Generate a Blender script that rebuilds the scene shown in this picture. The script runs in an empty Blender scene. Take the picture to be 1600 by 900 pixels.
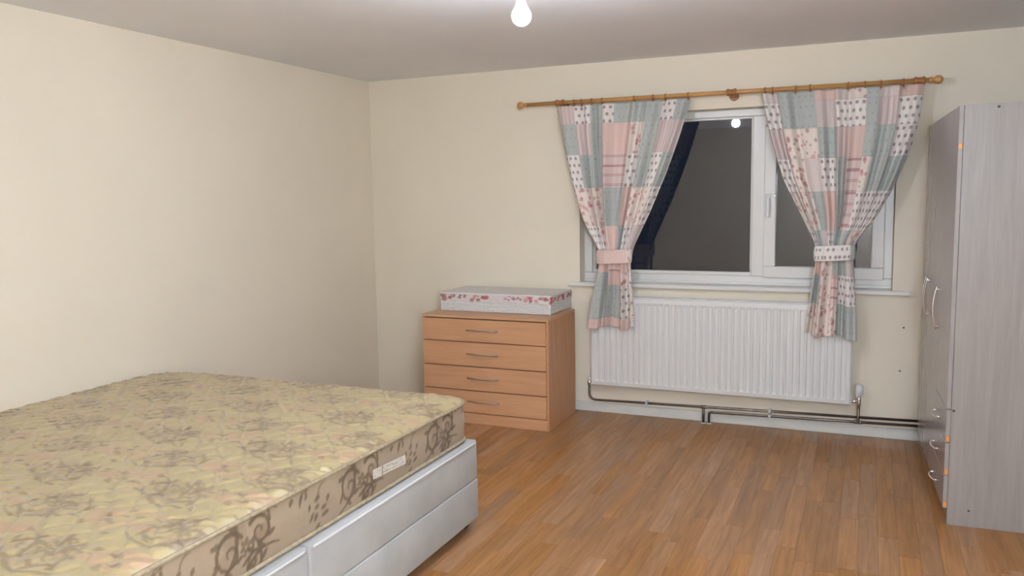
import bpy, bmesh, math, random
import numpy as np
from mathutils import Vector, Matrix

random.seed(7)
rng = np.random.default_rng(11)
scene = bpy.context.scene
col = scene.collection

# ------------------------------------------------------------------ camera
CAM = Vector((3.5239, -5.3965, 1.5170))
YAW, PITCH, ROLL, FPX = -0.41244, -0.11196, -0.016795, 1276.18
f = Vector((math.sin(YAW) * math.cos(PITCH), math.cos(YAW) * math.cos(PITCH), math.sin(PITCH)))
r = Vector((math.cos(YAW), -math.sin(YAW), 0))
u = r.cross(f)
r2 = r * math.cos(ROLL) + u * math.sin(ROLL)
u2 = -r * math.sin(ROLL) + u * math.cos(ROLL)
cd = bpy.data.cameras.new('camera')
cam = bpy.data.objects.new('camera', cd)
col.objects.link(cam)
cd.sensor_width = 36.0
cd.lens = FPX / 1600 * 36
cd.clip_start = 0.02
M = Matrix.Identity(4)
for i in range(3):
    M[i][0], M[i][1], M[i][2], M[i][3] = r2[i], u2[i], -f[i], CAM[i]
cam.matrix_world = M
scene.camera = cam

# ------------------------------------------------------------------ world (night) and exposure
w = bpy.data.worlds.new('night')
scene.world = w
w.use_nodes = True
w.node_tree.nodes['Background'].inputs[0].default_value = (0.02, 0.028, 0.05, 1)
w.node_tree.nodes['Background'].inputs[1].default_value = 0.25
vs = scene.view_settings
vs.view_transform = 'Standard'
vs.look = 'None'
vs.gamma = 1
vs.use_curve_mapping = False
vs.exposure = 1.09
BULB_STRENGTH = 248.0
BULB_COLOR = (0.93, 1.04, 1.22)
FILL_STRENGTH = 94.0  # glow of the added fill lamp behind the camera
FILL_COLOR = (0.83, 1.03, 1.34)

# ------------------------------------------------------------------ helpers
def lin(c):
    out = []
    for v in c[:3]:
        v /= 255
        out.append(v / 12.92 if v <= 0.04045 else ((v + 0.055) / 1.055) ** 2.4)
    return tuple(out) + (1.0,)

def tag(o, label=None, cat=None, group=None, kind=None):
    if label: o['label'] = label
    if cat: o['category'] = cat
    if group: o['group'] = group
    if kind: o['kind'] = kind
    return o

def empty(name, loc, rz=0.0):
    o = bpy.data.objects.new(name, None)
    o.empty_display_size = 0.1
    o.location = loc
    o.rotation_euler = (0, 0, rz)
    col.objects.link(o)
    return o

class MB:
    """collects shapes, then links them as one mesh object"""
    def __init__(self):
        self.v, self.f, self.s = [], [], []
    def add(self, vs, fs, smooth=False):
        n = len(self.v)
        self.v += [tuple(p) for p in vs]
        self.f += [tuple(i + n for i in q) for q in fs]
        self.s += [smooth] * len(fs)
        return self
    def box(self, x0, x1, y0, y1, z0, z1):
        v = [(x, y, z) for z in (z0, z1) for y in (y0, y1) for x in (x0, x1)]
        return self.add(v, [(0, 2, 3, 1), (4, 5, 7, 6), (0, 1, 5, 4), (2, 6, 7, 3), (0, 4, 6, 2), (1, 3, 7, 5)])
    def tube(self, pts, rad, n=12, caps=True, closed=False):
        pts = [Vector(p) for p in pts]
        m = len(pts)
        rads = rad if isinstance(rad, (list, tuple)) else [rad] * m
        vs_, prev = [], None
        for i, p in enumerate(pts):
            if closed:
                t = (pts[(i + 1) % m] - pts[i - 1]).normalized()
            else:
                t = (pts[min(i + 1, m - 1)] - pts[max(i - 1, 0)]).normalized()
            if prev is None:
                a = Vector((0, 0, 1)) if abs(t.z) < 0.9 else Vector((1, 0, 0))
                nx = (a - t * a.dot(t)).normalized()
            else:
                nx = (prev - t * prev.dot(t)).normalized()
            prev = nx
            ny = t.cross(nx)
            for k in range(n):
                a = 2 * math.pi * k / n
                vs_.append(p + (nx * math.cos(a) + ny * math.sin(a)) * rads[i])
        fs = []
        for i in range(m if closed else m - 1):
            j = (i + 1) % m
            for k in range(n):
                fs.append((i * n + k, i * n + (k + 1) % n, j * n + (k + 1) % n, j * n + k))
        self.add(vs_, fs, True)
        if caps and not closed:
            b = len(self.v) - len(vs_)
            self.f.append(tuple(b + k for k in range(n))[::-1]); self.s.append(False)
            self.f.append(tuple(b + (m - 1) * n + k for k in range(n))); self.s.append(False)
        return self
    def lathe(self, prof, org, axis='z', n=24):
        org = Vector(org)
        vs_ = []
        for (t, rad) in prof:
            for k in range(n):
                a = 2 * math.pi * k / n
                c, s = rad * math.cos(a), rad * math.sin(a)
                vs_.append(org + (Vector((t, c, s)) if axis == 'x' else Vector((c, t, s)) if axis == 'y' else Vector((c, s, t))))
        fs = []
        for i in range(len(prof) - 1):
            for k in range(n):
                fs.append((i * n + k, i * n + (k + 1) % n, (i + 1) * n + (k + 1) % n, (i + 1) * n + k))
        self.add(vs_, fs, True)
        b = len(self.v) - len(vs_)
        self.f.append(tuple(b + k for k in range(n))[::-1]); self.s.append(False)
        self.f.append(tuple(b + (len(prof) - 1) * n + k for k in range(n))); self.s.append(False)
        return self
    def build(self, name, mat, parent=None, bevel=0.0, seg=2):
        me = bpy.data.meshes.new(name)
        me.from_pydata(self.v, [], self.f)
        me.polygons.foreach_set('use_smooth', self.s)
        bm = bmesh.new(); bm.from_mesh(me)
        bmesh.ops.recalc_face_normals(bm, faces=bm.faces)
        if bevel > 0:
            ed = [e for e in bm.edges if len(e.link_faces) == 2 and e.calc_face_angle(0) > 0.6]
            bmesh.ops.bevel(bm, geom=ed, offset=bevel, segments=seg, profile=0.5, affect='EDGES', clamp_overlap=True)
        bm.to_mesh(me); bm.free()
        me.materials.append(mat)
        o = bpy.data.objects.new(name, me)
        col.objects.link(o)
        if parent is not None:
            o.parent = parent
        return o

def grid_mesh(name, P, C, mat, parent=None, wrap=False, flip=False):
    """P (rows, cols, 3) points, C (rows, cols, 3) linear printed colour"""
    R_, K_ = P.shape[:2]
    idx = np.arange(R_ * K_).reshape(R_, K_)
    if wrap:
        idx = np.concatenate([idx, idx[:, :1]], 1)
    a, b, c, d = idx[:-1, :-1], idx[:-1, 1:], idx[1:, 1:], idx[1:, :-1]
    q = np.stack([a, b, c, d] if not flip else [d, c, b, a], -1).reshape(-1, 4)
    me = bpy.data.meshes.new(name)
    me.vertices.add(R_ * K_)
    me.vertices.foreach_set('co', P.reshape(-1).astype(np.float32))
    nf = len(q)
    me.loops.add(nf * 4)
    me.loops.foreach_set('vertex_index', q.reshape(-1).astype(np.int32))
    me.polygons.add(nf)
    me.polygons.foreach_set('loop_start', (np.arange(nf) * 4).astype(np.int32))
    me.polygons.foreach_set('use_smooth', np.ones(nf, bool))
    me.update(calc_edges=True)
    if C is not None:
        at = me.color_attributes.new('print', 'FLOAT_COLOR', 'POINT')
        rgba = np.concatenate([C.reshape(-1, 3), np.ones((R_ * K_, 1))], 1).astype(np.float32)
        at.data.foreach_set('color', rgba.reshape(-1))
    me.validate()
    me.materials.append(mat)
    o = bpy.data.objects.new(name, me)
    col.objects.link(o)
    if parent is not None:
        o.parent = parent
    return o

# ------------------------------------------------------------------ materials
class N:
    def __init__(self, name):
        self.m = bpy.data.materials.new(name)
        self.m.use_nodes = True
        self.t = self.m.node_tree
        self.b = self.t.nodes['Principled BSDF']
    def n(self, kind, **kw):
        nd = self.t.nodes.new(kind)
        for k, v in kw.items():
            if k.startswith('i_'):
                nd.inputs[k[2:].replace('_', ' ')].default_value = v
            else:
                setattr(nd, k, v)
        return nd
    def l(self, a, b):
        self.t.links.new(a, b)

def plain(name, rgb, rough=0.5, metal=0.0, noise=0.0, scale=30.0, bump=0.0, bscale=200.0, spec=0.5, stretch=None, coat=0.0):
    a = N(name)
    a.b.inputs['Roughness'].default_value = rough
    a.b.inputs['Metallic'].default_value = metal
    a.b.inputs['Specular IOR Level'].default_value = spec
    a.b.inputs['Coat Weight'].default_value = coat
    c = lin(rgb)
    tc = a.n('ShaderNodeTexCoord')
    src = tc.outputs['Object']
    if stretch:
        mp = a.n('ShaderNodeMapping'); mp.inputs['Scale'].default_value = stretch
        a.l(src, mp.inputs[0]); src = mp.outputs[0]
    if noise > 0:
        nz = a.n('ShaderNodeTexNoise', i_Scale=scale, i_Detail=5.0)
        a.l(src, nz.inputs['Vector'])
        rp = a.n('ShaderNodeValToRGB')
        rp.color_ramp.elements[0].position = 0.3
        rp.color_ramp.elements[1].position = 0.7
        rp.color_ramp.elements[0].color = tuple(x * (1 - noise) for x in c[:3]) + (1,)
        rp.color_ramp.elements[1].color = tuple(min(1, x * (1 + noise)) for x in c[:3]) + (1,)
        a.l(nz.outputs['Fac'], rp.inputs[0]); a.l(rp.outputs[0], a.b.inputs['Base Color'])
    else:
        a.b.inputs['Base Color'].default_value = c
    if bump > 0:
        nb = a.n('ShaderNodeTexNoise', i_Scale=bscale, i_Detail=4.0)
        a.l(tc.outputs['Object'], nb.inputs['Vector'])
        bp = a.n('ShaderNodeBump', i_Strength=bump, i_Distance=0.002)
        a.l(nb.outputs['Fac'], bp.inputs['Height']); a.l(bp.outputs[0], a.b.inputs['Normal'])
    return a.m

def wood(name, c1, c2, rough, axis, per_object=0.0, scale=9.0, dark=None, spec=0.5):
    """grain running along an axis; per_object shifts the tone of each board"""
    a = N(name)
    a.b.inputs['Roughness'].default_value = rough
    a.b.inputs['Specular IOR Level'].default_value = spec
    tc = a.n('ShaderNodeTexCoord')
    oi = a.n('ShaderNodeObjectInfo')
    mp = a.n('ShaderNodeMapping')
    s = [14.0, 14.0, 14.0]; s['xyz'.index(axis)] = 0.9
    mp.inputs['Scale'].default_value = s
    a.l(tc.outputs['Object'], mp.inputs[0])
    off = a.n('ShaderNodeVectorMath', operation='ADD')
    sc = a.n('ShaderNodeVectorMath', operation='SCALE'); sc.inputs['Scale'].default_value = 40.0
    cx = a.n('ShaderNodeCombineXYZ')
    for k in range(3): a.l(oi.outputs['Random'], cx.inputs[k])
    a.l(cx.outputs[0], sc.inputs[0])
    a.l(mp.outputs[0], off.inputs[0]); a.l(sc.outputs[0], off.inputs[1])
    nz = a.n('ShaderNodeTexNoise', i_Scale=scale * 0.35, i_Detail=7.0, i_Roughness=0.62, i_Distortion=0.6)
    a.l(off.outputs[0], nz.inputs['Vector'])
    rp = a.n('ShaderNodeValToRGB')
    rp.color_ramp.elements[0].position = 0.32; rp.color_ramp.elements[0].color = lin(c1)
    rp.color_ramp.elements[1].position = 0.68; rp.color_ramp.elements[1].color = lin(c2)
    a.l(nz.outputs['Fac'], rp.inputs[0])
    outc = rp.outputs[0]
    if per_object > 0:
        mr = a.n('ShaderNodeMapRange')
        mr.inputs['To Min'].default_value = 1 - per_object; mr.inputs['To Max'].default_value = 1 + per_object
        a.l(oi.outputs['Random'], mr.inputs['Value'])
        wn = a.n('ShaderNodeTexWhiteNoise', noise_dimensions='1D')
        a.l(oi.outputs['Random'], wn.inputs['W'])
        hs = a.n('ShaderNodeHueSaturation')
        mr2 = a.n('ShaderNodeMapRange'); mr2.inputs['To Min'].default_value = 0.84; mr2.inputs['To Max'].default_value = 1.03
        a.l(wn.outputs['Value'], mr2.inputs['Value'])
        a.l(mr2.outputs[0], hs.inputs['Saturation'])
        a.l(mr.outputs[0], hs.inputs['Value']); a.l(outc, hs.inputs['Color'])
        outc = hs.outputs[0]
    a.l(outc, a.b.inputs['Base Color'])
    return a.m

def printed(name, rough, sheen=0.0, bump=0.25, bscale=500.0, spec=0.4, aniso=False):
    """cloth whose print is stored on the mesh, with a woven relief"""
    a = N(name)
    a.b.inputs['Roughness'].default_value = rough
    a.b.inputs['Specular IOR Level'].default_value = spec
    a.b.inputs['Sheen Weight'].default_value = sheen
    at = a.n('ShaderNodeVertexColor', layer_name='print')
    tc = a.n('ShaderNodeTexCoord')
    nz = a.n('ShaderNodeTexNoise', i_Scale=120.0, i_Detail=4.0)
    a.l(tc.outputs['Object'], nz.inputs['Vector'])
    mr = a.n('ShaderNodeMapRange'); mr.inputs['To Min'].default_value = 0.93; mr.inputs['To Max'].default_value = 1.07
    a.l(nz.outputs['Fac'], mr.inputs['Value'])
    mx = a.n('ShaderNodeVectorMath', operation='SCALE')
    a.l(at.outputs['Color'], mx.inputs[0]); a.l(mr.outputs[0], mx.inputs['Scale'])
    a.l(mx.outputs[0], a.b.inputs['Base Color'])
    nb = a.n('ShaderNodeTexNoise', i_Scale=bscale, i_Detail=3.0)
    a.l(tc.outputs['Object'], nb.inputs['Vector'])
    bp = a.n('ShaderNodeBump', i_Strength=bump, i_Distance=0.0015)
    a.l(nb.outputs['Fac'], bp.inputs['Height']); a.l(bp.outputs[0], a.b.inputs['Normal'])
    return a.m

MAT = {}
MAT['wall'] = plain('cream_paint', (237, 225, 204), 0.75, noise=0.02, scale=1.6, bump=0.15, bscale=90, spec=0.25)
MAT['ceiling'] = plain('ceiling_paint', (244, 243, 244), 0.85, noise=0.015, scale=2, bump=0.12, bscale=60, spec=0.2)
MAT['skirting'] = plain('skirting_gloss_paint', (222, 220, 214), 0.35, noise=0.03, scale=6)
MAT['upvc'] = plain('white_window_plastic', (230, 226, 220), 0.32)
MAT['rubber'] = plain('dark_gasket', (60, 60, 62), 0.6)
MAT['radiator'] = plain('radiator_enamel', (226, 224, 220), 0.3)
MAT['pipe'] = plain('tarnished_pipe_metal', (118, 108, 100), 0.28, metal=0.9, noise=0.2, scale=18)
MAT['chrome'] = plain('chrome', (238, 239, 242), 0.14, metal=1.0)
MAT['steel'] = plain('brushed_handle_metal', (175, 172, 168), 0.32, metal=1.0)
MAT['white_plastic'] = plain('white_plastic', (222, 222, 220), 0.4)
MAT['pole'] = wood('pine_pole_wood', (190, 136, 78), (214, 162, 100), 0.35, 'x')
MAT['pole_dark'] = wood('turned_pole_wood', (150, 94, 50), (182, 122, 68), 0.35, 'x')
MAT['plank'] = wood('laminate_strip', (146, 98, 52), (181, 128, 74), 0.34, 'y', per_object=0.13, spec=0.45)
MAT['joint'] = plain('laminate_joint', (140, 96, 58), 0.6)
MAT['beech'] = wood('beech_effect_front', (202, 150, 110), (214, 164, 124), 0.38, 'x')
MAT['beech_v'] = wood('beech_effect_side', (188, 136, 94), (203, 151, 108), 0.4, 'z')
MAT['gap'] = plain('dark_gap_board', (96, 66, 42), 0.7)
MAT['ward_side'] = wood('pale_wardrobe_board', (146, 138, 133), (159, 151, 146), 0.45, 'z', scale=7)
MAT['ward_front'] = wood('mauve_grey_gloss_front', (150, 140, 140), (157, 147, 147), 0.2, 'z', scale=6)
MAT['orange'] = plain('orange_dot', (236, 150, 52), 0.5)
MAT['hole'] = plain('dark_hole', (84, 76, 74), 0.8)
MAT['divan'] = plain('pale_grey_suede', (178, 177, 174), 0.85, noise=0.07, scale=7, bump=0.3, bscale=260, spec=0.2)
MAT['divan_piping'] = plain('divan_piping_cloth', (204, 202, 199), 0.8, spec=0.2)
MAT['black'] = plain('black_castor', (24, 24, 25), 0.5)
MAT['mattress'] = printed('gold_damask', 0.34, sheen=0.15, bump=0.3, bscale=350, spec=0.45)
MAT['mattress_side'] = printed('brown_scroll_damask', 0.55, sheen=0.1, bump=0.3, bscale=350, spec=0.35)
MAT['mat_piping'] = plain('mattress_piping_cloth', (168, 152, 124), 0.45, noise=0.2, scale=60)
MAT['curtain'] = printed('patchwork_cotton', 0.85, sheen=0.1, bump=0.35, bscale=420, spec=0.2)
MAT['label_cloth'] = printed('woven_label', 0.6, bump=0.2, spec=0.3)
MAT['wicker'] = plain('white_wicker', (238, 234, 231), 0.6, noise=0.06, scale=60)
MAT['lid'] = plain('white_lid_cloth', (226, 220, 216), 0.75, noise=0.04, scale=30, bump=0.4, bscale=220)
MAT['floral'] = printed('floral_trim_cloth', 0.8, bump=0.3, spec=0.2)

def glass_mat():
    a = N('night_window_glass')
    t = a.t
    out = t.nodes['Material Output']
    t.nodes.remove(a.b)
    tr = a.n('ShaderNodeBsdfTransparent'); tr.inputs[0].default_value = (0.86, 0.88, 0.88, 1)
    gl = a.n('ShaderNodeBsdfGlossy'); gl.inputs['Roughness'].default_value = 0.015
    fr = a.n('ShaderNodeFresnel'); fr.inputs['IOR'].default_value = 1.86
    mx = a.n('ShaderNodeMixShader')
    a.l(fr.outputs[0], mx.inputs[0]); a.l(tr.outputs[0], mx.inputs[1]); a.l(gl.outputs[0], mx.inputs[2])
    a.l(mx.outputs[0], out.inputs['Surface'])
    return a.m
MAT['glass'] = glass_mat()

def bulb_mat(name, color, strength):
    a = N(name)
    a.b.inputs['Base Color'].default_value = (1, 1, 1, 1)
    a.b.inputs['Emission Color'].default_value = color + (1,)
    a.b.inputs['Emission Strength'].default_value = strength
    return a.m
MAT['bulb'] = bulb_mat('lit_bulb', BULB_COLOR, BULB_STRENGTH)
MAT['globe'] = bulb_mat('fill_lamp_globe', FILL_COLOR, FILL_STRENGTH)  # emission for the added, unseen fill lamp

# ------------------------------------------------------------------ room
RX, RY, H = 4.46, -5.95, 2.40
WX0, WX1, WZ0, WZ1 = 1.683, 3.665, 0.905, 2.050      # window opening
WT = 0.26
def struct(o):
    o['kind'] = 'structure'
    return o
struct(MB().box(-0.1, RX + 0.1, RY - 0.1, WT, H, H + 0.1).build('ceiling', MAT['ceiling']))
struct(MB().box(-0.1, 0, RY, WT, -0.05, H).build('wall_left', MAT['wall']))
struct(MB().box(RX, RX + 0.1, RY, WT, -0.05, H).build('wall_right', MAT['wall']))
struct(MB().box(-0.1, RX + 0.1, RY - 0.1, RY, -0.05, H).build('wall_front', MAT['wall']))
def holed_wall():
    xs, zs = [0, WX0, WX1, RX], [-0.05, WZ0, WZ1, H]
    mb = MB()
    vid = {}
    for iy, y in enumerate((0.0, WT)):
        for i, x in enumerate(xs):
            for k, z in enumerate(zs):
                vid[iy, i, k] = len(mb.v); mb.v.append((x, y, z))
    F = []
    for i in range(3):
        for k in range(3):
            if i == 1 and k == 1: continue
            F.append((vid[0, i, k], vid[0, i + 1, k], vid[0, i + 1, k + 1], vid[0, i, k + 1]))
            F.append((vid[1, i, k], vid[1, i, k + 1], vid[1, i + 1, k + 1], vid[1, i + 1, k]))
    ring = [(1, 1), (2, 1), (2, 2), (1, 2)]
    for a in range(4):
        p, q = ring[a], ring[(a + 1) % 4]
        F.append((vid[(0,) + p], vid[(1,) + p], vid[(1,) + q], vid[(0,) + q]))
    out = [(i, 0) for i in range(4)] + [(3, k) for k in range(1, 4)] + [(i, 3) for i in (2, 1, 0)] + [(0, k) for k in (2, 1)]
    for a in range(len(out)):
        p, q = out[a], out[(a + 1) % len(out)]
        F.append((vid[(0,) + p], vid[(0,) + q], vid[(1,) + q], vid[(1,) + p]))
    mb.f = F; mb.s = [False] * len(F)
    return mb.build('wall_back', MAT['wall'])
struct(holed_wall())

# floor: sub-base with each laminate strip laid on it
floor = struct(MB().box(-0.1, RX + 0.1, RY - 0.1, WT, -0.06, -0.010).build('floor', MAT['joint']))
SW, GAP = 0.080, 0.0005
rest = MB()
ncol = int(RX / SW) + 1
meshes = {}
def strip_mesh(wd, ln):
    key = (round(wd, 4), round(ln, 3))
    if key not in meshes:
        mb = MB()
        g, c, t = GAP / 2, 0.0004, 0.010
        x0, x1, y0, y1 = g, wd - g, g, ln - g
        mb.add([(x0, y0, -t), (x1, y0, -t), (x1, y1, -t), (x0, y1, -t),
                (x0, y0, -c), (x1, y0, -c), (x1, y1, -c), (x0, y1, -c),
                (x0 + c, y0 + c, 0), (x1 - c, y0 + c, 0), (x1 - c, y1 - c, 0), (x0 + c, y1 - c, 0)],
               [(0, 3, 2, 1), (8, 9, 10, 11)] + [(a, (a + 1) % 4, 4 + (a + 1) % 4, 4 + a) for a in range(4)]
               + [(4 + a, 4 + (a + 1) % 4, 8 + (a + 1) % 4, 8 + a) for a in range(4)])
        me = bpy.data.meshes.new('plank')
        me.from_pydata(mb.v, [], mb.f)
        me.materials.append(MAT['plank'])
        meshes[key] = me
    return meshes[key]
nplank = 0
for i in range(ncol):
    x0 = i * SW
    wd = min(SW, RX - x0)
    if wd < 0.02: continue
    y = 0.0
    first = True
    while y > RY + 0.01:
        ln = random.choice((0.56, 0.64, 0.72, 0.80, 0.90))
        if first:
            ln *= random.choice((0.4, 0.55, 0.7, 0.85, 1.0)); first = False
        ln = min(ln, y - RY)
        seen = x0 > 0.75 and y - ln > -4.4 and not (x0 + wd < 1.8 and y < -2.5) and not (x0 > 3.95 and y > -1.3) and nplank < 296
        me = strip_mesh(wd, ln)
        if seen:
            o = bpy.data.objects.new('plank', me); col.objects.link(o); o.parent = floor
            o.location = (x0, y - ln, 0); nplank += 1
        else:
            rest.add([(v.co.x + x0, v.co.y + y - ln, v.co.z) for v in me.vertices], [tuple(q.vertices) for q in me.polygons])
        y -= ln
tag(rest.build('plank_field', MAT['plank'], floor), kind='stuff')

# skirting boards
def skirt(name, x0, x1, y0, y1, h=0.068):
    return struct(MB().box(x0, x1, y0, y1, 0, h).build(name, MAT['skirting'], bevel=0.004))
skirt('baseboard_back', 0.80, RX, -0.015, 0.0)
skirt('baseboard_right', RX - 0.015, RX, RY, -0.015)

# ------------------------------------------------------------------ window
win = empty('window_1', (0, 0, 0)); struct(win)
FY0, FY1 = 0.10, 0.165
z0, z1 = 0.915, WZ1
fr = MB()
fr.box(WX0, WX1, FY0, FY1, z0, z0 + 0.058)
fr.box(WX0, WX1, FY0, FY1, z1 - 0.048, z1)
fr.box(WX0, WX0 + 0.058, FY0, FY1, z0 + 0.058, z1 - 0.048)
fr.box(WX1 - 0.055, WX1, FY0, FY1, z0 + 0.058, z1 - 0.048)
fr.build('window_frame', MAT['upvc'], win, bevel=0.006)
MB().box(2.826, 2.905, FY0 - 0.002, FY1, z0 + 0.058, z1 - 0.048).build('mullion', MAT['upvc'], win, bevel=0.006)
# glazing bead of the fixed light
gx0, gx1, gz0, gz1 = WX0 + 0.058, 2.826, z0 + 0.058, z1 - 0.048
bd = MB()
b = 0.022
for (a0, a1, c0, c1) in ((gx0, gx1, gz0, gz0 + b), (gx0, gx1, gz1 - b + 0.008, gz1), (gx0, gx0 + b, gz0 + b, gz1 - b + 0.008), (gx1 - 0.012, gx1, gz0 + b, gz1 - b + 0.008)):
    bd.box(a0, a1, FY0 + 0.014, FY1 - 0.02, c0, c1)
bd.build('glazing_bead', MAT['upvc'], win, bevel=0.005)
MB().box(gx0 + 0.005, gx1 - 0.004, FY0 + 0.032, FY0 + 0.036, gz0 + 0.005, gz1 - 0.004).build('glass_pane', MAT['glass'], win)
# opening sash on the right
sx0, sx1, sz0, sz1 = 2.902, WX1 - 0.050, z0 + 0.050, z1 - 0.042
sash = MB()
sw = 0.074
for (a0, a1, c0, c1) in ((sx0, sx1, sz0, sz0 + sw), (sx0, sx1, sz1 - sw, sz1), (sx0, sx0 + sw, sz0 + sw, sz1 - sw), (sx1 - sw, sx1, sz0 + sw, sz1 - sw)):
    sash.box(a0, a1, FY0 - 0.022, FY0 + 0.04, c0, c1)
so = sash.build('sash', MAT['upvc'], win, bevel=0.007)
hd = MB()
hx, hz = sx0 + 0.028, 1.47
hd.box(hx - 0.014, hx + 0.014, FY0 - 0.034, FY0 - 0.022, hz - 0.035, hz + 0.035)
hd.box(hx - 0.009, hx + 0.009, FY0 - 0.058, FY0 - 0.034, hz - 0.01, hz + 0.01)
hd.box(hx - 0.010, hx + 0.010, FY0 - 0.064, FY0 - 0.050, hz - 0.115, hz + 0.012)
hd.build('window_handle', MAT['white_plastic'], so, bevel=0.004)
MB().lathe([(0, 0.005), (0.004, 0.005)], (sx0 + 0.066, FY0 - 0.024, 1.49), 'y', 10).build('lock_button', MAT['chrome'], so)
MB().box(sx0 + sw - 0.006, sx1 - sw + 0.006, FY0 + 0.012, FY0 + 0.016, sz0 + sw - 0.006, sz1 - sw + 0.006).build('glass_pane', MAT['glass'], win)
MB().box(1.606, 3.762, -0.038, 0.0, 0.888, 0.914).box(WX0 + 0.001, WX1 - 0.001, -0.01, FY0 + 0.02, 0.9055, 0.914).build('window_sill', MAT['upvc'], win, bevel=0.004)
MB().box(WX0, WX1, FY0 - 0.012, FY0 + 0.004, 0.914, 0.932).build('sill_trim', MAT['upvc'], win, bevel=0.004)

# ------------------------------------------------------------------ pendant bulb
pd = empty('pendant_light', (2.322, -2.52, 2.179))
tag(pd, 'bare glowing bulb hanging on a short white flex from the ceiling', 'light')
prof = []
for k in range(17):
    a = math.pi * k / 16
    prof.append((-0.036 * math.cos(a) , 0.036 * math.sin(a)))
prof = [(z, max(rr, 0.0012)) for z, rr in prof if z < 0.022] + [(0.036, 0.021), (0.05, 0.0155), (0.058, 0.0135)]
MB().lathe(prof, (0, 0, 0), 'z', 28).build('bulb', MAT['bulb'], pd)
MB().lathe([(0.056, 0.0145), (0.058, 0.018), (0.075, 0.02), (0.1, 0.02), (0.112, 0.014), (0.125, 0.006)], (0, 0, 0)).build('lampholder', MAT['white_plastic'], pd)
MB().tube([(0, 0, 0.12), (0, 0, 0.2)], 0.0035, 10).build('flex', MAT['white_plastic'], pd)
MB().lathe([(0.194, 0.01), (0.199, 0.03), (0.211, 0.042), (0.221, 0.044)], (0, 0, 0)).build('ceiling_rose', MAT['white_plastic'], pd)

# unseen fill lamp, added in the corner behind the camera for softer, cooler light
gl = empty('fill_lamp', (4.06, -5.56, 0))
tag(gl, 'added fill lamp with an opal glass globe in the unseen corner facing the window', 'lamp')
MB().lathe([(0.0, 0.14), (0.012, 0.14), (0.02, 0.12), (0.03, 0.02)], (0, 0, 0), 'z', 32).build('base', MAT['steel'], gl)
MB().tube([(0, 0, 0.025), (0, 0, 1.56)], 0.011, 12).build('pole', MAT['steel'], gl)
MB().lathe([(1.55, 0.02), (1.565, 0.045), (1.58, 0.05)], (0, 0, 0)).build('lampholder', MAT['steel'], gl)
MB().lathe([(1.70 - 0.13 * math.cos(math.pi * k / 24), max(0.002, 0.13 * math.sin(math.pi * k / 24))) for k in range(1, 25)], (0, 0, 0), 'z', 32).build('globe', MAT['globe'], gl)

# ------------------------------------------------------------------ fabric prints
def C3(rgb): return np.array(lin(rgb)[:3])
def paint(img, mask, c, a=1.0):
    m = np.clip(mask, 0, 1)[..., None] * a
    img[:] = img * (1 - m) + np.asarray(c) * m

def seg_dist(X, Y, pts, wx, wy):
    """distance to a polyline on a repeating tile wx by wy"""
    best = np.full(X.shape, 9.0)
    for (ax, ay), (bx, by) in zip(pts[:-1], pts[1:]):
        mx, my = (ax + bx) / 2, (ay + by) / 2
        dx = X - mx; dx = dx - wx * np.round(dx / wx)
        dy = Y - my; dy = dy - wy * np.round(dy / wy)
        hx, hy = (bx - ax) / 2, (by - ay) / 2
        L2 = hx * hx + hy * hy + 1e-12
        t = np.clip((dx * hx + dy * hy) / L2, -1, 1)
        best = np.minimum(best, (dx - t * hx) ** 2 + (dy - t * hy) ** 2)
    return np.sqrt(best)

def spiral(cx, cy, r0, turns, a0, sgn=1, n=26, sq=1.0):
    out = []
    for k in range(n):
        t = k / (n - 1)
        rr = r0 * (1 - 0.86 * t)
        a = a0 + sgn * turns * 2 * math.pi * t
        out.append((cx + rr * math.cos(a), cy + rr * math.sin(a) * sq))
    return out
def arc(x0, y0, x1, y1, bend, n=12):
    out = []
    mx, my = (x0 + x1) / 2 - (y1 - y0) * bend, (y0 + y1) / 2 + (x1 - x0) * bend
    for k in range(n):
        t = k / (n - 1)
        out.append(((1 - t) ** 2 * x0 + 2 * t * (1 - t) * mx + t * t * x1, (1 - t) ** 2 * y0 + 2 * t * (1 - t) * my + t * t * y1))
    return out
def leaf(X, Y, cx, cy, ln, wd, a, wx, wy):
    dx = X - cx; dx = dx - wx * np.round(dx / wx)
    dy = Y - cy; dy = dy - wy * np.round(dy / wy)
    p = dx * math.cos(a) + dy * math.sin(a); q = -dx * math.sin(a) + dy * math.cos(a)
    return np.clip((1 - (p / ln) ** 2 - (q / wd) ** 2) * 3, 0, 1)

def brush(X, Y, pts, w0, w1, wx, wy):
    """tapering brush stroke on the tile: positive inside"""
    best = np.full(X.shape, -9.0)
    n = len(pts) - 1
    for i, (p, q) in enumerate(zip(pts[:-1], pts[1:])):
        t = i / max(1, n - 1)
        wd = w0 + (w1 - w0) * t
        best = np.maximum(best, wd - seg_dist(X, Y, [p, q], wx, wy))
    return np.clip(best / 0.004 + 0.5, 0, 1)

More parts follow.
